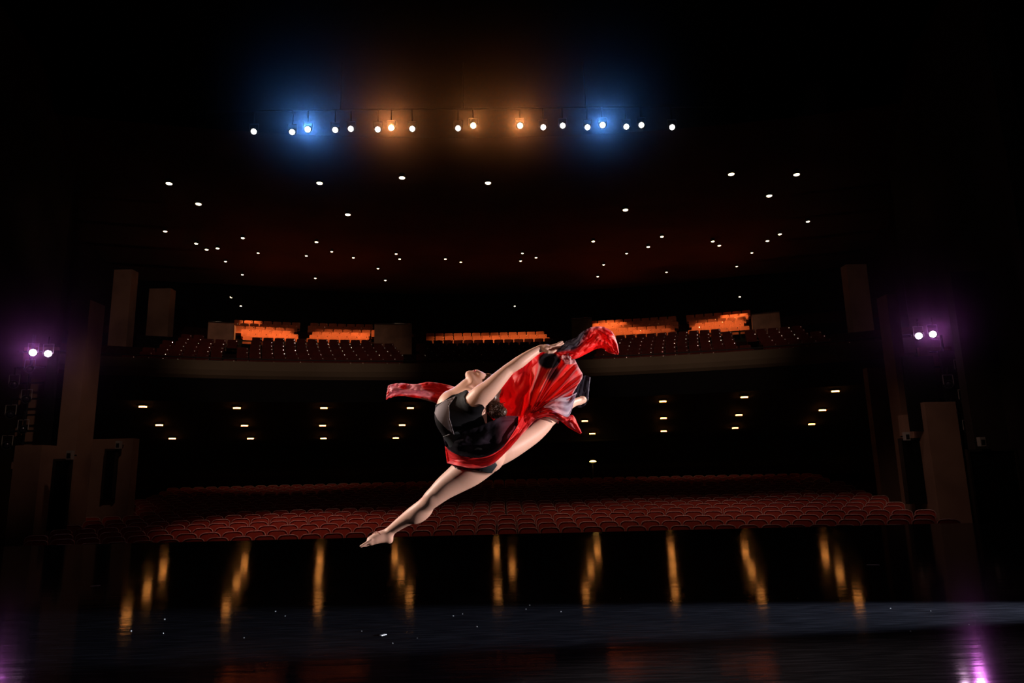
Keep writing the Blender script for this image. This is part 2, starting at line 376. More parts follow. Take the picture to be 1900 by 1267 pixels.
# circle seats: one mesh each
def circle_seat_mesh():
    mb = MB(); o_ = seatback_outline(.50, .30, .88, .06, 3)
    mb.prism(o_, -.02, .06, 0); mb.v = [lean(*p) for p in mb.v]
    mb.box(-.22, .22, -.45, -.02, .34, .46, 0)
    mb.box(.255, .30, -.40, .05, .55, .59, 1)
    mb.lathe([(.001, 0), (.012, -.0004), (.024, -.0014), (.024, -.02)], 10, 2, Matrix.Translation((.19, .03, .80)) @ Matrix.Rotation(R(87.5), 4, 'X'))  # added stud, its polished face domed and tilted to throw a glint
    return mb
cm = circle_seat_mesh(); me_c = cm.mesh('circle_seat', [M_seat_lit, M_arm, M_chrome], True)
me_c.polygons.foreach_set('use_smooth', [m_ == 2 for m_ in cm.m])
me_cl = me_c.copy(); me_cl.materials[0] = M_seat_dim
def aisle(phi, k, cuts):
    return any(abs(phi-(c+d*k)) < w_ for c, d, w_ in cuts)
cuts = [(phi_of(766, 658, 37), -.12, .7), (phi_of(405, 662, 36.5), .25, .6), (phi_of(1082, 650, 37), .12, .7), (phi_of(1410, 645, 36.5), -.25, .6)]
cs_rest = []; cs_up = []; cn = 0
rowlist = []
for k in range(7):
    Rr = 35.9+.9*k
    rowlist.append((k, Rr, zc(Rr), phi_of(238, 666, 35.9)+.5*k, phi_of(1570, 640, 35.9)-.5*k, 'lower', k))
for k in range(6):
    Rr = RU0+.9*k; rowlist.append((k, Rr, zu(k), -24, 24, 'upper', k))
blocks = [(-20.6, -14.2, 6), (-13.2, -7.6, 4), (-4.6, 4.7, 3), (7.2, 14.3, 6), (16.0, 21.4, 6)]
blocks = []
for xa, xb, yy in ((430, 538, 625), (578, 688, 627), (802, 1027, 627), (1104, 1246, 615), (1290, 1386, 606)):
    blocks.append((phi_of(xa, yy, RU0), phi_of(xb, yy, RU0)))
block_rows = [6, 6, 3, 6, 6]
for k, Rr, z, a0, a1, tier, kk in rowlist:
    step = math.degrees(.56/Rr); a = a0+(k % 2)*step/2; i = 0
    while a < a1:
        ok = not aisle(a, k, cuts) if tier == 'lower' else any(b0-.25 < a < b1+(.3 if bi not in (2,) else -.3*k) and k < nr for bi, ((b0, b1), nr) in enumerate(zip(blocks, block_rows)))
        if any(abs(a-c_) < w_ and r0_ < Rr < r1_ for c_, w_, r0_, r1_ in KEEP): ok = False
        if ok:
            i += 1
            x, y = Rr*math.sin(R(a)), BC+Rr*math.cos(R(a))
            take = (tier == 'upper' and k < 4) or (tier == 'lower' and k in (0, 1))
            if take and cn < 300:
                cn += 1
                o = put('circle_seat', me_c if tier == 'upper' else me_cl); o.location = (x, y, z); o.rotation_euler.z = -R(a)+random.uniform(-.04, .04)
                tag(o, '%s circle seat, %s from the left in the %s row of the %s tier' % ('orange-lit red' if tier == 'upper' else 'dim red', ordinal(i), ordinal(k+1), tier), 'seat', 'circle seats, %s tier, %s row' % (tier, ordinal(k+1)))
            else: (cs_up if tier == 'upper' else cs_rest).append(seat_matrix(x, y, z, -R(a)+random.uniform(-.05, .05)))
        a += step
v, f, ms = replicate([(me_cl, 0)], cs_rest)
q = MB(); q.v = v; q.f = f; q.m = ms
tag(q.build('circle_seat_rows', [M_seat_dim, M_arm, M_chrome]), 'dim red circle seats with added glint studs in the remaining lower rows', 'seats', kind='stuff')
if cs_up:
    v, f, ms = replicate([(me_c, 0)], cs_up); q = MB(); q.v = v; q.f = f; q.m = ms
    tag(q.build('upper_circle_seat_rows', [M_seat_lit, M_arm, M_chrome]), 'orange-lit seats of the topmost rows of the circle', 'seats', kind='stuff')
# lamps over the upper circle; added fill spots on the lower circle
for px, k, en, sp in ((485, 1, 520, 24), (540, 1, 150, 14), (465, 5, 200, 10), (630, 1, 420, 22), (690, 2, 200, 16), (730, 5, 420, 14), (865, 0, 300, 22), (965, 0, 400, 24), (1140, 1, 420, 22), (1130, 4, 380, 16), (1215, 1, 200, 14), (1335, 1, 420, 22), (1365, 4, 400, 12)):
    p = AR(px, 610, RU0+.9*k, BC)
    tgt = Vector((p.x, p.y, zu(k)+.5)); dr = Vector((tgt.x, tgt.y-BC, 0)).normalized()
    lamp('circle_lamp', 'SPOT', tgt-dr*2.0+Vector((0, 0, 13.0-tgt.z-.6)), en*2.7, (1, .56, .24), tgt, .12, sp*3.0, .7)
lamp('circle_fill_spot', 'SPOT', (3.0, 12.0, 11.5), 1800, (1, .72, .6), (9, 31.5, 6.5), .06, 30, .8)
lamp('circle_fill_spot', 'SPOT', (-3.0, 12.0, 11.5), 1600, (1, .72, .6), (-9, 31.5, 6.5), .06, 34, .8)

# ------------------------------------------------------------------ lamps you can see
def emis(name, col, st):
    m_ = mat(name, (.02, .02, .02), .5, emit=col, es=st); return m_
E_bridge = emis('spot_lens_white', (1, .93, .88), 10)
E_blue = emis('spot_lens_blue', (.45, .72, 1), 60)
E_orange = emis('spot_lens_orange', (1, .55, .25), 60)
E_purple = emis('spot_lens_purple', (1, .62, .95), 60)
E_down = emis('downlight_lens', (1, .80, .52), 7)
E_under = emis('soffit_light_lens', (1, .34, .07), 22)
E_under2 = emis('soffit_light_cap', (1, .36, .08), .8)
E_yellow = emis('sconce_lens', (1, .55, .12), 10)
# spotlight prototype pointing along local -Z
sp_b = MB().lathe([(.09, .55), (.12, .50), (.12, .02), (.125, 0), (.125, -.05), (.105, -.05), (.105, -.01)], 14)
me_bar = sp_b.mesh('barrel', M_metal)
def lensmesh(m_, r_=.09): return MB().lathe([(r_, 0.0), (r_*.7, -.02), (.002, -.03)], 18).mesh('lens', m_, True)
me_yoke = MB().tube([(.15, 0, 0), (.15, 0, .28), (-.15, 0, .28), (-.15, 0, 0)], .012, 5).mesh('yoke', M_pale)
me_clamp_ = MB().box(-.04, .04, .34, .46, .16, .24).mesh('clamp', M_metal)
LENS = {k_: lensmesh(m_) for k_, m_ in (('w', E_bridge), ('b', E_blue), ('o', E_orange), ('p', E_purple))}
me_dark = lensmesh(mat('dark_lens', (.02, .02, .03), .1))
def spotlight(pos, target, kind, label, group, drop=.5):
    q_ = (Vector(target)-Vector(pos)).to_track_quat('-Z', 'Y').to_euler()
    e = empty('stage_spotlight', pos); tag(e, label, 'spotlight', group)
    b_ = put('barrel', me_bar, e); b_.rotation_euler = q_
    l_ = put('lens', LENS.get(kind, me_dark), b_); l_.location = (0, 0, -.03)
    put('yoke', me_yoke, e)
    MB().box(-.02, .02, -.02, .02, .28, drop).build('clamp', M_metal, e)
    return e
YB = 22.0
bl = [(471, 244, 'w'), (542, 245, 'w'), (571, 240, 'b'), (622, 241, 'w'), (651, 239, 'w'), (701, 240, 'w'), (726, 237, 'o'), (765, 239, 'w'), (850, 238, 'w'), (878, 233, 'o'), (965, 233, 'o'),
      (1008, 236, 'w'), (1044, 233, 'w'), (1090, 236, 'w'), (1118, 232, 'b'), (1162, 235, 'w'), (1190, 232, 'w'), (1247, 236, 'w')]
CN = {'w': 'white', 'b': 'glaring blue', 'o': 'glaring orange'}
za_, zb_ = AY(440, 212, YB), AY(1275, 204, YB)
def zpipe(x): return za_.z+(zb_.z-za_.z)*(x-za_.x)/(zb_.x-za_.x)+.12
zt = 0
for i, (px, py, k_) in enumerate(bl):
    p = AY(px, py, YB); zt = max(zt, p.z)
    spotlight(p, (p.x*.35+.3, 1.0, 1.3), k_, '%s stage spotlight on the ceiling bridge, %s from the left' % (CN[k_], ordinal(i+1)), 'spotlights on the ceiling bridge', zpipe(p.x)-p.z)
    if k_ != 'w':
        c_ = (.10, .35, 1) if k_ == 'b' else (1, .30, .08)
        d_ = (CAM-p).normalized()
        lamp('haze_beam', 'SPOT', p+d_*.25, {571: 2600, 1118: 1900, 726: 2000, 878: 900, 965: 1500}[px], c_, p+d_*9+Vector((0, 0, 1.6)), .05, 44, .9, spec=0)
a_, b_ = za_, zb_
e = empty('lighting_bridge', (0, YB, 0)); tag(e, 'black pipe lighting bridge hung under the ceiling with a row of spotlights', 'lighting bridge')
xl, xr = a_.x-1, b_.x+1
MB().tube([(xl, 0, zpipe(xl)), (xr, 0, zpipe(xr))], .03, 8).build('pipe', M_metal, e)
for i in range(5):
    x = xl+.3+(xr-xl-.6)*i/4; MB().tube([(x, 0, zpipe(x)), (x, 0.02, 15.5)], .02, 6).build('hanger', M_metal, e)
# box booms: a pole with arms and lamps on each side, two lit
for side, (pts, ppx, Y) in {'left': ([(61, 654, 'p'), (89, 656, 'q')], 62, 19.8), 'right': ([(1731, 620, 'p'), (1705, 623, 'q')], 1748, 19.8)}.items():
    p0 = AY(ppx, 640, Y+.45); p1 = AY(ppx+(-12 if side == 'left' else 22), 830, Y+.45)
    e = empty('lighting_boom', (p0.x, Y+.45, p1.z-.3)); tag(e, 'tall vertical lighting boom with stacked dark lamps on the %s wall' % side, 'lighting boom')
    H = p0.z-p1.z+.6
    MB().tube([(0, 0, 0), (0, 0, H)], .04, 8).build('pole', M_metal, e)
    for j in range(7):
        z = .3+j*(H-.8)/6
        MB().tube([(-.42, 0, z), (.42, 0, z)], .028, 6).build('cross_arm', M_metal, e)
    MB().box(-.5, .5, .35, .45, -.3, H-.3).build('backing_panel', M_wall, e)
    for j in range(6):
        z = p1.z+.05+j*(H-1.0)/6; x = p0.x+(.2 if j % 2 else -.2)
        spotlight((x, Y+.1, z), (0, 2, 1), 'd', 'unlit dark spotlight on the %s boom, %s from the bottom' % (side, ordinal(j+1)), 'unlit spotlights on the %s boom' % side)
    for (px, py, k_) in pts:
        p = AY(px, py, Y); spotlight(p, CAM if k_ == 'p' else (CAM.x, 2, 1.1), 'p', '%s purple-glowing spotlight at the top of the %s boom' % ('brighter' if k_ == 'p' else 'smaller', side), 'lit spotlights on the side booms')
        if k_ == 'p':
            d_ = (CAM-p).normalized(); lamp('haze_beam', 'SPOT', p+d_*.2, 420, (.70, .14, .72), p+d_*9+Vector((0, 0, 1.2)), .05, 44, .9, spec=.6)
    # black masking panel next to the boom
    for (xa, xb, ya, yb) in (((70, 108, 650, 838),) if side == 'left' else ((1692, 1731, 660, 800), (1772, 1806, 650, 850))):
        p, q = AY(xa, yb, Y+.2), AY(xb, ya, Y+.2)
        o = MB().box(p.x, q.x, Y+.2, Y+.3, p.z, q.z).build('trim_13', M_black); struct(o, 'black masking panel beside the %s boom' % side)

# ceiling downlights
CL = [(313.8, 340), (593, 339.3), (746, 329.3), (368.4, 378), (645.4, 397.8), (905.5, 339), (1356.8, 322.7), (1478, 323.4), (1427.2, 362.8), (1160.5, 389),
      (306.5, 429), (364, 451.6), (383.5, 462.7), (403.7, 460.5), (450.5, 441.3), (479, 469.3), (418.5, 485), (449.8, 509.5), (568.4, 474.5), (587.2, 448.7), (615.6, 466.7), (655.7, 478), (585, 516),
      (701.4, 498), (715, 520), (735, 471), (741.6, 480.4), (826.3, 480.4), (855, 486.3), (1499, 410.7), (1100.8, 447.6), (1228.2, 438.7), (1202.8, 457.9), (1162.7, 470), (969.3, 469.7), (966, 484),
      (994.7, 477.8), (1120, 491), (1109, 513), (1236.7, 504.7), (1322.5, 447.6), (1334.7, 455.3), (1395, 469), (1423.9, 446.8), (1447, 434.3), (1367, 494)]
me_ring = MB().lathe([(.20, .25), (.20, -.02), (.165, -.02), (.165, .0)], 16).mesh('housing', M_metal)
me_dl = MB().lathe([(.16, .06), (.16, -.035), (.12, -.06), (.002, -.06)], 16).mesh('lens', E_down, True)
def zlow(x, y): return zceil(x, y)-.12
big = sorted([c for c in CL if c[1] < 400]); small = sorted([c for c in CL if c[1] >= 400])
for grp, lst in (('large', big), ('small', small)):
    for i, (px, py) in enumerate(lst):
        p = AS(px, py, zlow)
        e = empty('ceiling_downlight', p); s_ = .78 if grp == 'large' else (.55 if py < 465 else .42)
        e.scale = (s_,)*3
        tag(e, '%s round ceiling downlight, %s from the left of the %s ones' % (grp, ordinal(i+1), 'front' if grp == 'large' else 'rear'), 'ceiling light', '%s ceiling downlights' % grp)
        put('housing', me_ring, e); put('lens', me_dl, e)
        # stem up into the band above
for px, py, s_, lab in ((446.8, 567.7, .35, 'tiny lamp above the left end of the circle'), (1372.6, 550.7, .35, 'tiny lamp high above the right end of the circle'), (955, 568, .35, 'faint tiny lamp high above the middle of the circle'), (428.4, 551.5, .4, 'slanted leaf-shaped lamp high above the left circle seats')):
    p = AY(px, py, 38.0 if px != 955 else 44); e = empty('hanging_lamp', p); e.scale = (s_,)*3; tag(e, lab, 'lamp')
    if px == 428.4: e.rotation_euler = (.3, .75, 0)
    MB().lathe([(.03, .2), (.2, 0), (.17, -.02)], 14).build('lamp_shade', M_metal, e); put('lens', me_dl, e)
    MB().tube([(0, 0, .15), (0, 0, (15.5-p.z)/s_)], .012, 5).build('cord', M_metal, e)
# under the circle
UL = [(265, 754.7), (295.6, 788.7), (319.6, 813.7), (439.5, 757), (453.7, 789.8), (464.8, 813.7), (601, 757), (598.6, 789.8), (600.3, 813.4), (761.5, 757), (746.2, 788.7), (734.4, 812.4),
      (945, 787), (918, 757), (918, 811), (1073, 749.5), (1085, 781), (1099, 804.5), (1230, 745), (1231, 776), (1231.5, 800), (1381, 737), (1371, 770), (1364, 794), (1550, 726), (1526, 761), (1506, 787)]
me_ur = MB().lathe([(.20, .12), (.20, .02), (.175, .02)], 16).mesh('housing', M_metal)
me_ul = MB().lathe([(.15, .06), (.15, -.03), (.148, -.031), (.002, -.031)], 16).mesh('lens', [E_under, E_under2])
me_ul.polygons.foreach_set('material_index', [0]*16+[1]*(len(me_ul.polygons)-16))
cols = {}
for i, (px, py) in enumerate(UL):
    row = 'front' if py < 760 else ('middle' if py < 793 and not (px > 1490 and py > 780) else 'rear')
    cols.setdefault(row, []).append((px, py))
for row, lst in cols.items():
    for i, (px, py) in enumerate(sorted(lst)):
        p = AS(px, py, lambda x, y: zsoff(x, y)-.06); e = empty('soffit_downlight', p)
        tag(e, 'warm downlight under the circle, %s from the left in the %s row' % (ordinal(i+1), row), 'ceiling light', 'downlights under the circle')
        put('housing', me_ur, e); put('lens', me_ul, e)
p = AY(1100, 856, 40.0); e = empty('wall_sconce', p); tag(e, 'small yellow lamp glowing low under the circle', 'lamp')
MB().lathe([(.18, -.03), (.20, .0), (.12, .05), (.002, .06)], 14).build('lens', E_yellow, e, True); MB().box(-.1, .1, .05, .2, -.1, .1).build('bracket', M_metal, e)
MB().tube([(0, .15, 0), (0, .15, -2.2)], .02, 5).build('stem', M_metal, e)

# ------------------------------------------------------------------ stage floor bits
def floor_pt(px, py):
    v = ray(px, py); return CAM+v*(-CAM.z/v.z)
M_tape = mat('white_tape', (.75, .75, .72), .7)
for px, py, ln, rz, lab in ((177, 1087, .10, .5, 'scrap of pale tape on the dark stage floor at the left side'), (1620, 1048, .14, -.3, 'scrap of pale tape on the stage floor at the right side'), (711, 1178, .05, .9, 'tiny pale scrap of tape in front of the dancer')):
    p = floor_pt(px, py); o = MB().box(-ln/2, ln/2, -.012, .012, 0, .003).build('tape_mark', M_tape); o.location = (p.x, p.y, 0); o.rotation_euler.z = rz; tag(o, lab, 'tape')
mb = MB()
for px, py in [(529, 1143), (671, 1171), (1151, 1110), (1480, 1110), (1727, 1134), (885, 1163), (983, 1123), (1041, 1135), (1245, 1115), (243, 1171)]+[(random.uniform(300, 1800), random.uniform(1100, 1200)) for _ in range(14)]:
    p = floor_pt(px, py); s_ = random.uniform(.0025, .0045); mb.box(p.x-s_, p.x+s_, p.y-s_, p.y+s_, 0, s_)
tag(mb.build('dust_specks', M_tape), 'pale dust specks scattered on the black stage floor', 'dust', kind='stuff')

# ------------------------------------------------------------------ haze round the lamps
hz = bpy.data.materials.new('stage_haze'); hz.use_nodes = True; nt = hz.node_tree; nt.nodes.clear()
o_ = nt.nodes.new('ShaderNodeOutputMaterial'); vs_ = nt.nodes.new('ShaderNodeVolumeScatter')
vs_.inputs['Density'].default_value = .0016; vs_.inputs['Anisotropy'].default_value = .88
nt.links.new(vs_.outputs[0], o_.inputs['Volume'])
hb = MB().box(-13, 13, 14.2, 22.6, 1.2, 13.9).build('haze', hz); tag(hb, 'thin stage haze hanging in the auditorium in front of the lamps', 'haze', kind='stuff')

# ================================================================== the dancer
DZ = 4.0
def W(px, py, dd=0): return np.array(P(px, py, DZ+dd))
H = .0048
lo = np.array([-.62, 3.45, .62]); hi = np.array([1.12, 4.85, 2.12])
NG = np.ceil((hi-lo)/H).astype(int)
F = np.full(NG, .5, np.float32)
ax = [lo[i]+H*np.arange(NG[i]) for i in range(3)]
def _box(pmin, pmax, pad):
    a = np.maximum(((pmin-pad-lo)/H).astype(int), 0); b = np.minimum(((pmax+pad-lo)/H).astype(int)+2, NG)
    return tuple(slice(a[i], b[i]) for i in range(3))
def _grid(sl): return np.meshgrid(ax[0][sl[0]], ax[1][sl[1]], ax[2][sl[2]], indexing='ij', sparse=True)
def smin(a, b, k):
    h = np.clip(.5+.5*(b-a)/k, 0, 1); return b+(a-b)*h-k*h*(1-h)
def cap(a, b, ra, rb, k=.02, G=None):
    G = F if G is None else G
    a = np.asarray(a); b = np.asarray(b); r_ = max(ra, rb)
    sl = _box(np.minimum(a, b), np.maximum(a, b), r_+k+.02); X, Y, Z = _grid(sl)
    ab = b-a; L = max((ab**2).sum(), 1e-9)
    t = np.clip(((X-a[0])*ab[0]+(Y-a[1])*ab[1]+(Z-a[2])*ab[2])/L, 0, 1)
    d = np.sqrt((X-a[0]-t*ab[0])**2+(Y-a[1]-t*ab[1])**2+(Z-a[2]-t*ab[2])**2)-(ra+(rb-ra)*t)
    G[sl] = smin(G[sl], d.astype(np.float32), k)
FWn = np.array(FW)
def ell(c, axes, rads, k=.02, G=None):
    "ellipsoid with given unit axes (rows) and radii"
    G = F if G is None else G
    c = np.asarray(c); A = np.asarray(axes, float); r_ = max(rads); sl = _box(c, c, r_+k+.02); X, Y, Z = _grid(sl)
    q = [((X-c[0])*A[i][0]+(Y-c[1])*A[i][1]+(Z-c[2])*A[i][2])/rads[i] for i in range(3)]
    k0 = np.sqrt(q[0]**2+q[1]**2+q[2]**2)+1e-6; k1 = np.sqrt((q[0]/rads[0])**2+(q[1]/rads[1])**2+(q[2]/rads[2])**2)+1e-6
    G[sl] = smin(G[sl], (k0*(k0-1)/k1).astype(np.float32), k)
def img_axes(dx, dy):
    "frame with first axis along image direction (dx,dy), second across it, third along the view"
    a = np.array(RT)*dx-np.array(UP)*dy; a /= np.linalg.norm(a); c = FWn; b = np.cross(c, a); return [a, b, c]
def chain(pts, k=.02, G=None, sub=5):
    G = F if G is None else G; n = len(pts)-1; Q = []
    for i in range(n*sub+1):
        x = i/sub; j = min(int(x), n-1); f = x-j
        p = [np.array(pts[min(max(j+q, 0), n)], float) for q in (-1, 0, 1, 2)]
        Q.append(.5*((2*p[1])+(-p[0]+p[2])*f+(2*p[0]-5*p[1]+4*p[2]-p[3])*f*f+(-p[0]+3*p[1]-3*p[2]+p[3])*f**3))
    Wp = [W(*q[:3]) for q in Q]; rs = [q[3]/317 for q in Q]
    sl = _box(np.min(Wp, 0), np.max(Wp, 0), max(rs)+k+.02)
    X, Y, Z = [ax[i][sl[i]] for i in range(3)]; T = np.full(tuple(len(q) for q in (X, Y, Z)), .5, np.float32)
    st = np.array([q.start for q in sl])
    for a, b, ra, rb in zip(Wp, Wp[1:], rs, rs[1:]):
        s2 = _box(np.minimum(a, b), np.maximum(a, b), max(ra, rb)+k+.02)
        s3 = tuple(slice(s2[i].start-st[i], s2[i].stop-st[i]) for i in range(3)); gx, gy, gz = _grid(s2)
        ab = b-a; L = max((ab**2).sum(), 1e-9); Ln = math.sqrt(L)
        xp = ((gx-a[0])*ab[0]+(gy-a[1])*ab[1]+(gz-a[2])*ab[2])/Ln; yp = np.sqrt(np.maximum((gx-a[0])**2+(gy-a[1])**2+(gz-a[2])**2-xp**2, 0))
        sl_ = min(max((rb-ra)/Ln, -.8), .8); t = np.clip((xp+yp*sl_/math.sqrt(1-sl_*sl_))/Ln, 0, 1)
        d = np.sqrt((gx-a[0]-t*ab[0])**2+(gy-a[1]-t*ab[1])**2+(gz-a[2]-t*ab[2])**2)-(ra+(rb-ra)*t)
        T[s3] = np.minimum(T[s3], d)
    G[sl] = smin(G[sl], T, k)
# trunk
ell(W(848, 770, .0), img_axes(-.35, -1), (.155, .118, .125), .04)
ell(W(838, 775, -.06), img_axes(-.2, -1), (.075, .085, .06), .04)
ell(W(838, 775, .06), img_axes(-.2, -1), (.075, .085, .06), .04)
chain([(855, 785, 0, 33), (866, 815, 0, 33), (888, 838, 0, 36)], .05)
chain([(882, 758, -.03, 17), (888, 775, -.03, 15), (886, 795, -.02, 18)], .03)
ell(W(896, 842, .0), img_axes(.8, .6), (.12, .105, .15), .05)
ell(W(910, 848, -.06), img_axes(.8, .6), (.08, .08, .08), .03)
chain([(842, 742, .13, 15), (862, 736, .02, 20), (880, 744, -.13, 17)], .04)
chain([(862, 755, .05, 28), (872, 758, -.06, 26)], .05)
# neck and head
chain([(857, 733, 0, 18), (868, 716, .01, 14), (882, 713, .02, 15)], .03)
cap(W(852, 735, -.03), W(876, 712, -.03), .014, .014, .02)      # neck tendon
cap(W(846, 737, -.02), W(878, 742, -.11), .012, .012, .02)      # collar bone
ell(W(899, 717, .03), img_axes(1, .35), (.088, .072, .070), .02)
chain([(871, 695, .02, 6.5), (880, 698, .02, 10), (890, 707, .02, 14)], .02)   # jaw and mouth
chain([(870, 695, .02, 6), (879, 709, -.02, 7), (891, 716, -.03, 8)], .015)   # jaw line
cap(W(881, 690, .025), W(884, 690, .03), .010, .010, .012)          # lips mound
cap(W(885, 689, .035), W(890, 693, .035), .010, .009, .012)         # nose
ell(W(893, 697, .02), img_axes(1, .9), (.03, .02, .04), .015)       # brow
ell(W(893, 722, -.042), img_axes(1, .6), (.020, .012, .006), .006)  # ear
# near arm
chain([(881, 746, -.14, 19), (893, 733, -.17, 18.5), (907, 722, -.18, 16.5), (925, 704, -.18, 13.8), (944, 685, -.17, 10.5), (948, 682, -.17, 10.2), (965, 671, -.16, 10.8), (985, 657, -.13, 8.6), (1003, 646, -.10, 6.2)], .012)
cap(W(876, 740, -.12), W(905, 728, -.17), .045, .035, .02)
cap(W(885, 757, -.10), W(905, 736, -.16), .030, .020, .02)
# palm and five fingers
ell(W(1013, 646, -.095), img_axes(1, -.12), (.036, .022, .036), .012)
for j, (bx, by, bd, mx, my, md, tx, ty, td) in enumerate(((1021, 643, -.125, 1032, 640, -.13, 1043, 634, -.125), (1022, 644, -.105, 1034, 642, -.105, 1045, 637, -.10), (1022, 646, -.085, 1033, 646, -.08, 1041, 644, -.075), (1021, 648, -.068, 1029, 650, -.06, 1035, 650, -.055))):
    rr_ = (.0085, .0088, .0085, .0075)[j]
    cap(W(1010, 646, bd*.5-.05), W(bx, by, bd), .009, .0095, .006); cap(W(bx, by, bd), W(mx, my, md), rr_+.0008, rr_, .003); cap(W(mx, my, md), W(tx, ty, td), rr_, rr_-.0022, .003)
cap(W(1009, 649, -.12), W(1017, 653, -.135), .0115, .010, .008); cap(W(1017, 653, -.135), W(1025, 653, -.135), .0098, .0085, .003); cap(W(1025, 653, -.135), W(1031, 650, -.13), .0085, .007, .003)
# far arm reaching forward inside the veil
chain([(840, 740, .14, 15.5), (826, 741, .17, 12), (790, 733, .24, 9.5), (760, 728, .24, 9.0), (744, 726, .22, 6)], .02)
ell(W(738, 726, .22), img_axes(1, 0), (.03, .022, .02), .012)
for j in range(4): cap(W(734, 722+3*j, .21+.012*j), W(726+abs(j-1.5)*2, 721+3*j, .19+.02*j), .009, .007, .004)
cap(W(741, 730, .20), W(733, 733, .18), .010, .008, .004)
# front leg
chain([(893, 853, .02, 33), (872, 872, .02, 30), (848, 889, .02, 25.5), (824, 906, .02, 21), (803, 925, .03, 16.5), (787, 939, .06, 14.8), (768, 954, .09, 15.2), (748, 967, .13, 12), (729, 981, .17, 9.5), (719, 990, .19, 9)], .012)
ell(W(783, 955, .07), img_axes(-.8, .6), (.07, .035, .035), .03)   # calf
ell(W(800, 921, .02), img_axes(-.8, .6), (.030, .024, .036), .035)    # kneecap
cap(W(724, 988, .17), W(723, 1002, .17), .020, .020, .015)       # heel
chain([(718, 991, .18, 9.5), (702, 996, .17, 9.8), (689, 1003, .16, 9)], .015)
chain([(722, 1000, .17, 6), (700, 1002, .16, 6)], .015)
for j in range(5):
    s_ = j/4; ln = (1, .88, .78, .68, .55)[j]
    bx, by = 690, 1002+1.3*j-1; tx, ty = 690-20*ln, by+12.5*ln
    cap(W(bx, by, .14+.013*j), W(tx, ty, .135+.012*j), .010, (.0085, .0065, .006, .006, .0055)[j], .004)
# back leg
chain([(914, 842, .04, 27), (938, 832, .07, 25), (962, 819, .12, 23), (988, 803, .19, 20.5), (1006, 789, .24, 17.5), (1016, 781, .27, 14), (1030, 770, .34, 13), (1046, 757, .42, 12), (1062, 748, .52, 9), (1074, 744, .60, 8)], .015)
cap(W(1076, 744, .61), W(1080, 742, .62), .026, .027, .01)        # heel
chain([(1080, 742, .64, 8), (1082, 741, .72, 8.5), (1083, 739, .80, 7)], .01)
for j in range(5): cap(W(1079+j*2, 739, .80), W(1079+j*2, 738, .86-.008*j), .009, .007, .004)

def surface_nets(G, org, h):
    s = G < 0
    nx, ny, nz = G.shape
    c = np.zeros((nx-1, ny-1, nz-1), np.uint8)
    for i in (0, 1):
        for j in (0, 1):
            for k in (0, 1): c += s[i:nx-1+i, j:ny-1+j, k:nz-1+k]
    act = (c > 0) & (c < 8); I, J, K = np.nonzero(act)
    idx = np.full(act.shape, -1, np.int32); idx[I, J, K] = np.arange(len(I))
    acc = np.zeros((len(I), 3)); cnt = np.zeros(len(I))
    for axi in range(3):
        o1, o2 = [q for q in range(3) if q != axi]
        for u in (0, 1):
            for v_ in (0, 1):
                d = [0, 0, 0]; d[o1] = u; d[o2] = v_; e = list(d); e[axi] = 1
                A = G[I+d[0], J+d[1], K+d[2]]; B = G[I+e[0], J+e[1], K+e[2]]
                mk = (A < 0) != (B < 0); t = np.where(mk, A/np.where(mk, A-B, 1), 0)
                pos = np.stack([np.full(len(I), float(q)) for q in d], 1); pos[:, axi] = t
                acc += pos*mk[:, None]; cnt += mk
    V = (np.stack([I, J, K], 1)+acc/cnt[:, None])*h+org
    Q = []
    for axi in range(3):
        o1, o2 = (axi+1) % 3, (axi+2) % 3
        sa = [slice(None)]*3; sb = [slice(None)]*3; sa[axi] = slice(0, -1); sb[axi] = slice(1, None)
        a, b = s[tuple(sa)], s[tuple(sb)]; ch = a != b
        lim = [slice(None)]*3; E = np.argwhere(ch)
        E = E[(E[:, o1] > 0) & (E[:, o2] > 0) & (E[:, o1] < G.shape[o1]-1) & (E[:, o2] < G.shape[o2]-1)]
        fl = a[E[:, 0], E[:, 1], E[:, 2]]
        def at(d1, d2):
            q = E.copy(); q[:, o1] += d1; q[:, o2] += d2; return idx[q[:, 0], q[:, 1], q[:, 2]]
        q = np.stack([at(-1, -1), at(0, -1), at(0, 0), at(-1, 0)], 1)
        q[~fl] = q[~fl][:, ::-1]; Q.append(q)
    return V, np.concatenate(Q)
def net_object(name, G, org, m_, parent, smooth_it=2):
    V, Q = surface_nets(G, org, H)
    V = V.copy()
    for it_ in range(smooth_it*2 if smooth_it > 2 else smooth_it):
        lam = .5 if smooth_it <= 2 else (.5, -.53)[it_ % 2]
        S = np.zeros_like(V); c = np.zeros(len(V))
        for a in range(4):
            b = (a+1) % 4
            np.add.at(S, Q[:, a], V[Q[:, b]]); np.add.at(S, Q[:, b], V[Q[:, a]]); np.add.at(c, Q[:, a], 1); np.add.at(c, Q[:, b], 1)
        V = (1-lam)*V+lam*S/np.maximum(c, 1)[:, None]
    me = bpy.data.meshes.new(name); me.vertices.add(len(V)); me.vertices.foreach_set('co', V.ravel())
    me.loops.add(Q.size); me.loops.foreach_set('vertex_index', Q.ravel().astype(np.int32))
    me.polygons.add(len(Q)); me.polygons.foreach_set('loop_start', np.arange(0, Q.size, 4, dtype=np.int32)); me.polygons.foreach_set('loop_total', np.full(len(Q), 4, np.int32))
    me.polygons.foreach_set('use_smooth', np.ones(len(Q), bool)); me.update(calc_edges=True); me.validate()
    me.materials.append(m_)
    return put(name, me, parent)
dancer = empty('person', (0, 0, 0)); tag(dancer, 'dancer in a split leap, head thrown back, black top, bare legs and feet', 'person')
M_skin = mat('skin', (.60, .36, .28), .5, spec=.35)
M_skin.node_tree.nodes['Principled BSDF'].inputs['Subsurface Weight'].default_value = .12
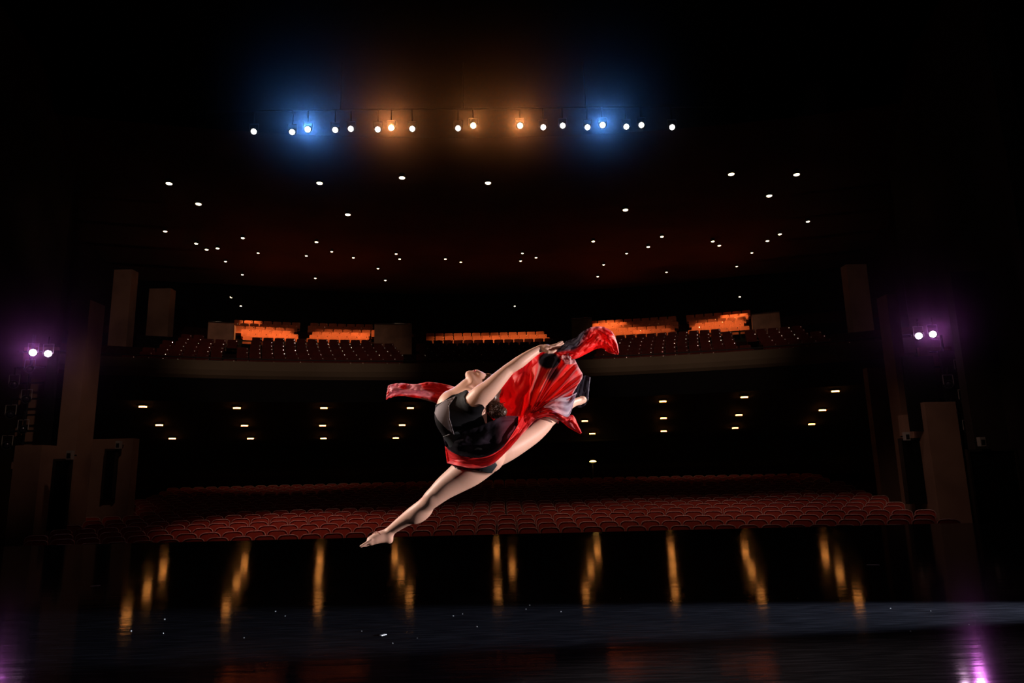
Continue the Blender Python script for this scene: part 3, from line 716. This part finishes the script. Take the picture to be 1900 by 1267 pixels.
M_skin.node_tree.nodes['Principled BSDF'].inputs['Subsurface Radius'].default_value = (.02, .008, .004)
M_leo = mat('black_leotard', (.0035, .0035, .005), .7, spec=.12)
M_mesh = mat('grey_mesh_fabric', (.20, .175, .20), .7, spec=.2)
M_short = mat('charcoal_shorts', (.025, .03, .035), .5, spec=.4)
net_object('body', F, lo, M_skin, dancer, 9)
# garments = body surface pushed out and cut by outlines seen from the side
def poly_sdf(poly, step=.5):
    P_ = np.array(poly, float); mn = P_.min(0)-40; mx = P_.max(0)+40
    xs = np.arange(mn[0], mx[0], step); ys = np.arange(mn[1], mx[1], step); X, Y = np.meshgrid(xs, ys, indexing='ij')
    d = np.full(X.shape, 1e9); ins = np.zeros(X.shape, bool)
    for (x0, y0), (x1, y1) in zip(P_, np.roll(P_, -1, 0)):
        L = max((x1-x0)**2+(y1-y0)**2, 1e-9); t = np.clip(((X-x0)*(x1-x0)+(Y-y0)*(y1-y0))/L, 0, 1)
        d = np.minimum(d, np.hypot(X-x0-t*(x1-x0), Y-y0-t*(y1-y0)))
        cr = (y0 > Y) != (y1 > Y); ins ^= cr & (X < (x1-x0)*(Y-y0)/np.where(y1 == y0, 1e-9, y1-y0)+x0)
    return mn, step, np.where(ins, -d, d)
def garment(name, poly, off, m_, dmin=None, dmax=None):
    mn, st, S = poly_sdf(poly)
    c = [W(x, y, d) for x, y in poly for d in (-.3, .45)]
    sl = _box(np.min(c, 0), np.max(c, 0), .03); X, Y, Z = _grid(sl)
    dx, dy, dz = X-CAM.x, Y-CAM.y, Z-CAM.z
    dep = dx*FW.x+dy*FW.y+dz*FW.z
    u = 950+FPX*(dx*RT.x+dy*RT.y+dz*RT.z)/dep; v_ = 633.5-FPX*(dx*UP.x+dy*UP.y+dz*UP.z)/dep
    iu = np.clip(((u-mn[0])/st).astype(int), 0, S.shape[0]-1); iv = np.clip(((v_-mn[1])/st).astype(int), 0, S.shape[1]-1)
    G = (F[sl]-off).astype(np.float32)
    G[0], G[-1] = 1, 1; G[:, 0], G[:, -1] = 1, 1; G[:, :, 0], G[:, :, -1] = 1, 1
    org = np.array([ax[0][sl[0].start], ax[1][sl[1].start], ax[2][sl[2].start]])
    V, Q = surface_nets(G, org, H)
    for it_ in range(18):
        lam = (.5, -.53)[it_ % 2]; S_ = np.zeros_like(V); c_ = np.zeros(len(V))
        for a in range(4):
            b = (a+1) % 4
            np.add.at(S_, Q[:, a], V[Q[:, b]]); np.add.at(S_, Q[:, b], V[Q[:, a]]); np.add.at(c_, Q[:, a], 1); np.add.at(c_, Q[:, b], 1)
        V = (1-lam)*V+lam*S_/np.maximum(c_, 1)[:, None]
    rt, up = np.array(RT), np.array(UP)
    def sv(V):
        D_ = V-np.array(CAM); dep = D_@FWn; u = 950+FPX*(D_@rt)/dep; w_ = 633.5-FPX*(D_@up)/dep
        fu = np.clip((u-mn[0])/st, 0, S.shape[0]-1.01); fv = np.clip((w_-mn[1])/st, 0, S.shape[1]-1.01); i0 = fu.astype(int); j0 = fv.astype(int); a = fu-i0; b = fv-j0
        s_ = (S[i0, j0]*(1-a)*(1-b)+S[i0+1, j0]*a*(1-b)+S[i0, j0+1]*(1-a)*b+S[i0+1, j0+1]*a*b)/317*dep/DZ
        return s_, dep
    s0, dep = sv(V); near = np.abs(s0) < H*.95
    for _ in range(3):
        s1, _d = sv(V); e_ = .002
        gx = (sv(V+rt*e_)[0]-s1)/e_; gy = (sv(V+up*e_)[0]-s1)/e_; gn = np.maximum(gx*gx+gy*gy, .3)
        V = np.where(near[:, None], V-(s1/gn)[:, None]*(gx[:, None]*rt+gy[:, None]*up), V)
    ok = (s0 < H*.95)
    if dmax is not None: ok &= dep < DZ+dmax
    if dmin is not None: ok &= dep > DZ+dmin
    Q = Q[ok[Q].all(1)]
    us = np.unique(Q); mp_ = np.full(len(V), -1); mp_[us] = np.arange(len(us))
    mb = MB(); mb.v = V[us].tolist(); mb.f = mp_[Q].tolist(); mb.m = [0]*len(Q)
    o = mb.build(name, m_, dancer, True); md = o.modifiers.new('thickness', 'SOLIDIFY'); md.thickness = .003; md.offset = -1
    return o
garment('leotard', [(823, 744), (838, 733), (850, 730), (865, 723), (867, 726), (861, 735), (863, 746), (873, 755), (884, 756), (894, 751), (899, 757), (895, 765), (894, 770), (897, 775), (900, 784), (912, 800), (925, 822), (905, 848), (850, 860), (830, 850), (812, 815), (790, 780), (800, 755)], .0055, M_leo)
garment('mesh_panel', [(809, 756), (823, 744), (845, 735), (833, 752), (833, 775), (842, 806), (830, 797), (812, 778), (806, 766)], .0085, M_mesh, dmax=.04)
garment('shorts', [(812, 815), (826, 850), (846, 868), (880, 872), (912, 878), (923, 863), (915, 849), (930, 820), (900, 800), (850, 800)], .0075, M_short)
# toe loop bands round the foot
M_band = mat('foot_strap', (.32, .10, .07), .6)
for px, py in ((702, 996), (698, 998)):
    c = Vector(W(px, py, .17)); a = Vector(W(px-1.6, py+1, .165))-c; a.normalize(); n_ = a.orthogonal().normalized(); t_ = a.cross(n_)
    MB().tube([c+(n_*math.cos(q)+t_*math.sin(q))*.0335 for q in np.linspace(0, 2*math.pi, 25)], .0028, 5).build('foot_strap', M_band, dancer, True)
# lips and eyes
M_lip = mat('lips', (.45, .05, .05), .4)
for dy_ in (0, 2.0):
    MB().tube([W(879+dy_, 688.6, .0), W(880+dy_, 687.2, .02), W(879.5+dy_, 688.2, .045)], [.002, .0035, .002], 6).build('lip', M_lip, dancer, True)
M_eye = mat('eye', (.03, .02, .02), .2)
for d_ in (.0, .055):
    p = W(891, 694.2, d_); MB().lathe([(.001, -.006), (.007, -.004), (.009, 0), (.007, .004), (.001, .006)], 10, 0, Matrix.Translation(p)).build('eye', M_eye, dancer, True)
# hair: a cap over the skull plus the loose curls hanging from it
Gh = np.full(NG, .5, np.float32)
ell(W(903, 719, .03), img_axes(1, .35), (.088, .078, .078), .01, Gh)
cap(W(895, 698, .035), W(906, 703, .035), .016, .03, .02, Gh)
chain([(908, 735, .03, 16), (916, 752, .0, 13), (920, 763, -.04, 14), (931, 764, -.06, 10)], .02, Gh)
Fc = F.copy()
Gh = np.maximum(Gh, -(Gh*0+1)*0-1)   # plain union kept
sl = _box(W(860, 780, -.2), W(960, 680, .2), .05)
mn_ = np.minimum(W(860, 780, -.25), W(960, 680, .25)); mx_ = np.maximum(W(860, 780, -.25), W(960, 680, .25)); sl = _box(mn_, mx_, .02)
X, Y, Z = _grid(sl)
cutp = W(890, 708, .03); cutn = np.array(img_axes(1, -.25)[0])
G = np.maximum(Gh[sl], -((X-cutp[0])*cutn[0]+(Y-cutp[1])*cutn[1]+(Z-cutp[2])*cutn[2])).astype(np.float32)
G += (.0035*np.sin(X*420+Z*160)*np.sin(Z*300+Y*200)).astype(np.float32)
G[0], G[-1] = 1, 1; G[:, 0], G[:, -1] = 1, 1; G[:, :, 0], G[:, :, -1] = 1, 1
M_hair = mat('brown_hair', (.045, .018, .010), .4, spec=.6)
hair = net_object('hair', G, np.array([ax[0][sl[0].start], ax[1][sl[1].start], ax[2][sl[2].start]]), M_hair, dancer, 1)
rnd = random.Random(3)
cur = MB()
for i in range(60):
    x0, y0, d0 = rnd.uniform(908, 925), rnd.uniform(744, 762), rnd.uniform(-.10, .0)
    ex, ey = rnd.uniform(908, 940), rnd.uniform(748, 776)
    pts = []
    for j in range(9):
        t = j/8; an = t*rnd.uniform(5, 9)+i
        pts.append(W(x0+(ex-x0)*t+3*math.cos(an)*t, y0+(ey-y0)*t+3*math.sin(an)*t, d0-.03*t))
    cur.tube(pts, [.0035*(1-.7*j/8) for j in range(9)], 4)
tag(cur.build('curl', M_hair, hair, True), kind='stuff')
del F, Fc, Gh, G

# ------------------------------------------------------------------ fabric
def cloth_mat(name, sheer):
    m_ = bpy.data.materials.new(name); m_.use_nodes = True; nt = m_.node_tree; b = nt.nodes['Principled BSDF']
    at = nt.nodes.new('ShaderNodeVertexColor'); at.layer_name = 'dye'
    nt.links.new(at.outputs[0], b.inputs['Base Color']); b.inputs['Roughness'].default_value = .38; b.inputs['Specular IOR Level'].default_value = .5
    sp_ = nt.nodes.new('ShaderNodeSeparateColor'); nt.links.new(at.outputs[0], sp_.inputs[0])
    for lo_, hi_, inp in ((.9, .5, 'Roughness'), (.04, .35, 'Specular IOR Level')):
        q_ = nt.nodes.new('ShaderNodeMapRange'); q_.inputs['From Max'].default_value = .35; q_.inputs['To Min'].default_value = lo_; q_.inputs['To Max'].default_value = hi_
        nt.links.new(sp_.outputs[0], q_.inputs['Value']); nt.links.new(q_.outputs[0], b.inputs[inp])
    tl = nt.nodes.new('ShaderNodeBsdfTranslucent'); nt.links.new(at.outputs[0], tl.inputs[0])
    mx = nt.nodes.new('ShaderNodeMixShader'); mx.inputs[0].default_value = .58
    nt.links.new(b.outputs[0], mx.inputs[1]); nt.links.new(tl.outputs[0], mx.inputs[2]); out_ = nt.nodes['Material Output']
    if sheer:
        tp = nt.nodes.new('ShaderNodeBsdfTransparent'); m2 = nt.nodes.new('ShaderNodeMixShader'); m2.inputs[0].default_value = sheer
        nt.links.new(mx.outputs[0], m2.inputs[1]); nt.links.new(tp.outputs[0], m2.inputs[2]); nt.links.new(m2.outputs[0], out_.inputs[0])
    else: nt.links.new(mx.outputs[0], out_.inputs[0])
    return m_
M_silk = cloth_mat('dyed_silk', .06); M_sheer = cloth_mat('sheer_silk', .3)
def cr(pts, t):
    n = len(pts)-1; x = min(max(t*n, 0), n-1e-6); i = int(x); f = x-i
    p = [np.array(pts[min(max(i+k, 0), n)], float) for k in (-1, 0, 1, 2)]
    return .5*((2*p[1])+(-p[0]+p[2])*f+(2*p[0]-5*p[1]+4*p[2]-p[3])*f*f+(-p[0]+3*p[1]-3*p[2]+p[3])*f**3)
def sheet(name, top, bot, m_, parent, dye, nu=90, nv=36, bulge=0., fold=(6, 1.5, .02), fold_axis='v', seed=0, crumple=.012, back=None, cf=(5, 3)):
    "top, bot: (px,py,depth) control points; folds run from the top edge to the bottom edge when fold_axis is 'u'"
    vs, cols = [], []
    for i in range(nu+1):
        u = i/nu; a = cr(top, u); b = cr(bot, u)
        for j in range(nv+1):
            v_ = j/nv; p = a+(b-a)*v_
            d = p[2]-bulge*math.sin(math.pi*v_)
            nse = noise.noise(Vector((u*cf[0]+seed, v_*cf[1], seed*.37)))
            nse2 = noise.noise(Vector((u*cf[0]*2.3+seed*2, v_*cf[1]*2.3, 5+seed)))
            q = u if fold_axis == 'u' else v_; o2 = v_ if fold_axis == 'u' else u
            ph = q*fold[0]*2*math.pi+nse*fold[1]*2+o2*fold[1]
            s1 = math.sin(ph); d += fold[2]*(abs(s1)**.7*(1 if s1 > 0 else -1))
            d += crumple*(1-2*abs(nse))*1.5+crumple*.8*(1-2*abs(nse2))
            vs.append(W(p[0], p[1], d)); cols.append(dye(p[0], p[1], u, v_, nse, s1))
    fs = [(i*(nv+1)+j, (i+1)*(nv+1)+j, (i+1)*(nv+1)+j+1, i*(nv+1)+j+1) for i in range(nu) for j in range(nv)]
    mb = MB().add(vs, fs); me = mb.mesh(name, m_, True)
    ca = me.color_attributes.new('dye', 'FLOAT_COLOR', 'POINT'); ca.data.foreach_set('color', [c for q in cols for c in (*q, 1)])
    o = put(name, me, parent); md = o.modifiers.new('thickness', 'SOLIDIFY'); md.thickness = .0015
    return o
RED = (.80, .025, .025); DEEP = (.42, .006, .008); PINK = (.90, .40, .44); LAV = (.50, .44, .55); BLK = (.012, .010, .014); GRY = (.07, .06, .08); ORG = (.80, .05, .02)
def mixc(a, b, t):
    t = min(max(t, 0), 1); return tuple(a[i]*(1-t)+b[i]*t for i in range(3))
def sstep(a, b, x):
    t = min(max((x-a)/(b-a), 0), 1); return t*t*(3-2*t)

skirt_lab = None
def dye_skirt(x, y, u, v_, n, s): return mixc(mixc(BLK, (.05, .035, .055), sstep(-.1, .5, n)), (.16, .03, .05), sstep(915, 950, x)*.8)
for side, nm in ((-1, 'skirt'), (1, 'skirt')):
    sheet(nm, [(823, 812, .0), (850, 801, side*.14), (880, 794, side*.17), (908, 783, side*.17), (935, 772, side*.13), (962, 772, .04)],
          [(828, 831, .0), (845, 842, side*.15), (875, 849, side*.19), (905, 846, side*.19), (935, 828, side*.16), (960, 792, .06)], M_silk, dancer, dye_skirt, 90, 36, side*.03, (1.6, 1.2, .014), 'v', 3+side, .005)
    sheet('skirt_hem', [(826, 828, .0), (845, 841, side*.155), (872, 847, side*.195), (908, 844, side*.195), (935, 826, side*.17), (955, 798, .10*side), (972, 768, .04), (988, 742, .06)],
          [(830, 859, .0), (850, 864, side*.17), (880, 869, side*.22), (912, 862, side*.22), (940, 838, side*.18), (962, 814, .12*side), (986, 786, .05), (1003, 768, .08)], M_silk, dancer,
          lambda x, y, u, v_, n, s: mixc(mixc((.85, .04, .045), RED, sstep(.0, .5, n)), PINK, sstep(.75, 1, v_)*.3), 110, 26, side*.02, (.6, .6, .006), 'v', 9+side, .006)

veil = empty('silk_veil', W(1040, 655, -.08)); veil.location = (0, 0, 0)
tag(veil, 'red silk veil streaming from the leaping dancer\'s two hands', 'veil')
# forward streamer over the far arm
sheet('streamer', [(720, 716, .15), (727, 713, .16), (745, 711, .16), (770, 713, .15), (795, 709, .16), (825, 713, .16), (858, 722, .14)],
      [(716, 741, .15), (724, 738, .13), (742, 734, .13), (768, 737, .13), (792, 740, .12), (815, 749, .1), (846, 765, .08)], M_silk, veil,
      lambda x, y, u, v_, n, s: mixc(mixc(RED, DEEP, sstep(775, 800, x)*.8), (.92, .52, .57), sstep(-.3, .1, n+(.5-u))*(.9 if v_ < .88 else .3)), 100, 30, .035, (1.2, 1.6, .012), 'v', 5, .012, cf=(7, 2.5))
# big panel hanging from the raised arm
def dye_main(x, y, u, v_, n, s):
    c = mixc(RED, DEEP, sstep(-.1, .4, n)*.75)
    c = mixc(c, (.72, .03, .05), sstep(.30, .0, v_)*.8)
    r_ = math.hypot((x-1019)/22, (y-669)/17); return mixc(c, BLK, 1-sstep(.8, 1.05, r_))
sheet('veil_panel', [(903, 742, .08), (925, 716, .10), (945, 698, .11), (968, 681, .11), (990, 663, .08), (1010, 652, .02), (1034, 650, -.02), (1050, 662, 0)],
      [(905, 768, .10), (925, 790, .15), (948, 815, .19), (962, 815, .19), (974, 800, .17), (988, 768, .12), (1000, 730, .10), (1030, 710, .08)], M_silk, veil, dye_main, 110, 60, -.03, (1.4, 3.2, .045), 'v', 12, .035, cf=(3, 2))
def tone_fan(x, y, u, v_, n, s):
    c = mixc(RED, ORG, sstep(.1, .7, s)*.7); c = mixc(c, DEEP, sstep(-.2, -.8, s)*.8)  # tone alternates with the fold phase
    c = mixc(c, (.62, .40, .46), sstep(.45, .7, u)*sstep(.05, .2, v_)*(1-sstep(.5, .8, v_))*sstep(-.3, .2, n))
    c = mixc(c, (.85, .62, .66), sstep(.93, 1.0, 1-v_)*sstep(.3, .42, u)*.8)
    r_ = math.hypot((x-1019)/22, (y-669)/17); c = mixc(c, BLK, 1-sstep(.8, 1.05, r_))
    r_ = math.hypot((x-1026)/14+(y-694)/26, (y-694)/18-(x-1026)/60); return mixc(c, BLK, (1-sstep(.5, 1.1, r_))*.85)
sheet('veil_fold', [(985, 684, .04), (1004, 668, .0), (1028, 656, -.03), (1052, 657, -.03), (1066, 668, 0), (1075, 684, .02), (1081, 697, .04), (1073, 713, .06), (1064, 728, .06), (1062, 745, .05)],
      [(980, 762, .07), (982, 764, .05), (985, 766, .03), (987, 766, .02), (989, 766, .02), (992, 765, .02), (995, 764, .03), (998, 763, .03), (1001, 763, .04), (1005, 763, .05)], M_silk, veil, tone_fan, 150, 50, .035, (7, 1.6, .016), 'u', 21, .006, cf=(6, 1.5))
# pale sheer swath and the pointed tail
sheet('veil_swath', [(1008, 755, .0), (1022, 744, -.01), (1038, 738, .0), (1055, 736, .04), (1070, 728, .08)],
      [(1010, 756, .0), (1026, 762, -.02), (1042, 770, .0), (1055, 772, .03), (1063, 752, .06)], M_silk, veil,
      lambda x, y, u, v_, n, s: mixc(mixc((.85, .50, .55), LAV, sstep(.35, .7, u)), (.9, .8, .85), sstep(.6, .95, s)*.5), 60, 30, .025, (1.6, 1.0, .010), 'v', 31, .004, cf=(2, 1.5))
sheet('veil_tail', [(1000, 766, .02), (1020, 760, .0), (1038, 766, 0), (1052, 772, .02), (1062, 770, .03), (1070, 782, .02), (1079, 803, 0)],
      [(996, 776, .05), (1016, 773, .03), (1034, 778, .01), (1046, 785, .0), (1054, 792, .0), (1066, 799, .0), (1077, 805, 0)], M_silk, veil,
      lambda x, y, u, v_, n, s: mixc(mixc(RED, DEEP, sstep(.0, .5, n)), PINK, sstep(.25, .1, abs(v_-.7))*.35), 70, 22, .03, (1.8, 1.2, .014), 'v', 41, .008)
sheet('veil_shade', [(984, 772, .10), (1000, 760, .12), (1020, 760, .15), (1040, 768, .2)], [(978, 800, .12), (990, 786, .12), (1010, 775, .14), (1036, 786, .2)], M_sheer, veil,
      lambda x, y, u, v_, n, s: (.10, .006, .01), 40, 16, .02, (2, 1, .01), 'u', 44, .008)  # dark sheer sheet added to shade the knee
# upper end streaming past the raised hand
def dye_up(x, y, u, v_, n, s):
    c = mixc(RED, (.75, .04, .03), sstep(-.3, .4, n)); c = mixc(c, DEEP, sstep(.25, .0, v_)*.5*sstep(.5, .6, u))
    c = mixc(c, PINK, (1-sstep(.0, .14, v_))*sstep(.35, .5, u)*.8)
    return mixc(c, GRY, (1-sstep(.38, .62, u+v_*.35))*(1-sstep(.45, .75, v_)))
sheet('veil_end', [(1034, 651, -.09), (1050, 634, -.08), (1068, 627, -.07), (1082, 615, -.06), (1096, 608, -.05), (1115, 606, -.05), (1134, 614, -.04), (1144, 634, -.03), (1148, 654, -.03)],
      [(1032, 655, -.09), (1049, 663, -.08), (1066, 666, -.08), (1086, 657, -.06), (1104, 648, -.04), (1117, 646, -.03), (1128, 653, -.02), (1138, 656, -.02), (1147, 657, -.02)], M_silk, veil, dye_up, 120, 40, .04, (2.2, 2.4, .018), 'v', 51, .014, cf=(6, 2.5))
sheet('veil_knot', [(1040, 662, -.06), (1052, 655, -.10), (1066, 662, -.06)], [(1048, 674, -.04), (1058, 676, -.07), (1068, 672, -.05)], M_silk, veil, lambda x, y, u, v_, n, s: (.80, .5, .52), 24, 16, .02, (3, 1.5, .008), 'u', 55, .006)
# dark corner of cloth blown round the back foot
sheet('veil_corner', [(1068, 716, .60), (1080, 699, .62), (1089, 697, .63), (1095, 700, .64)], [(1062, 746, .72), (1072, 756, .72), (1084, 753, .72), (1091, 742, .70)], M_silk, veil,
      lambda x, y, u, v_, n, s: mixc((.035, .03, .045), (.5, .48, .6), sstep(.88, 1, u)), 40, 30, .02, (2, 1.5, .008), 'u', 61, .008)
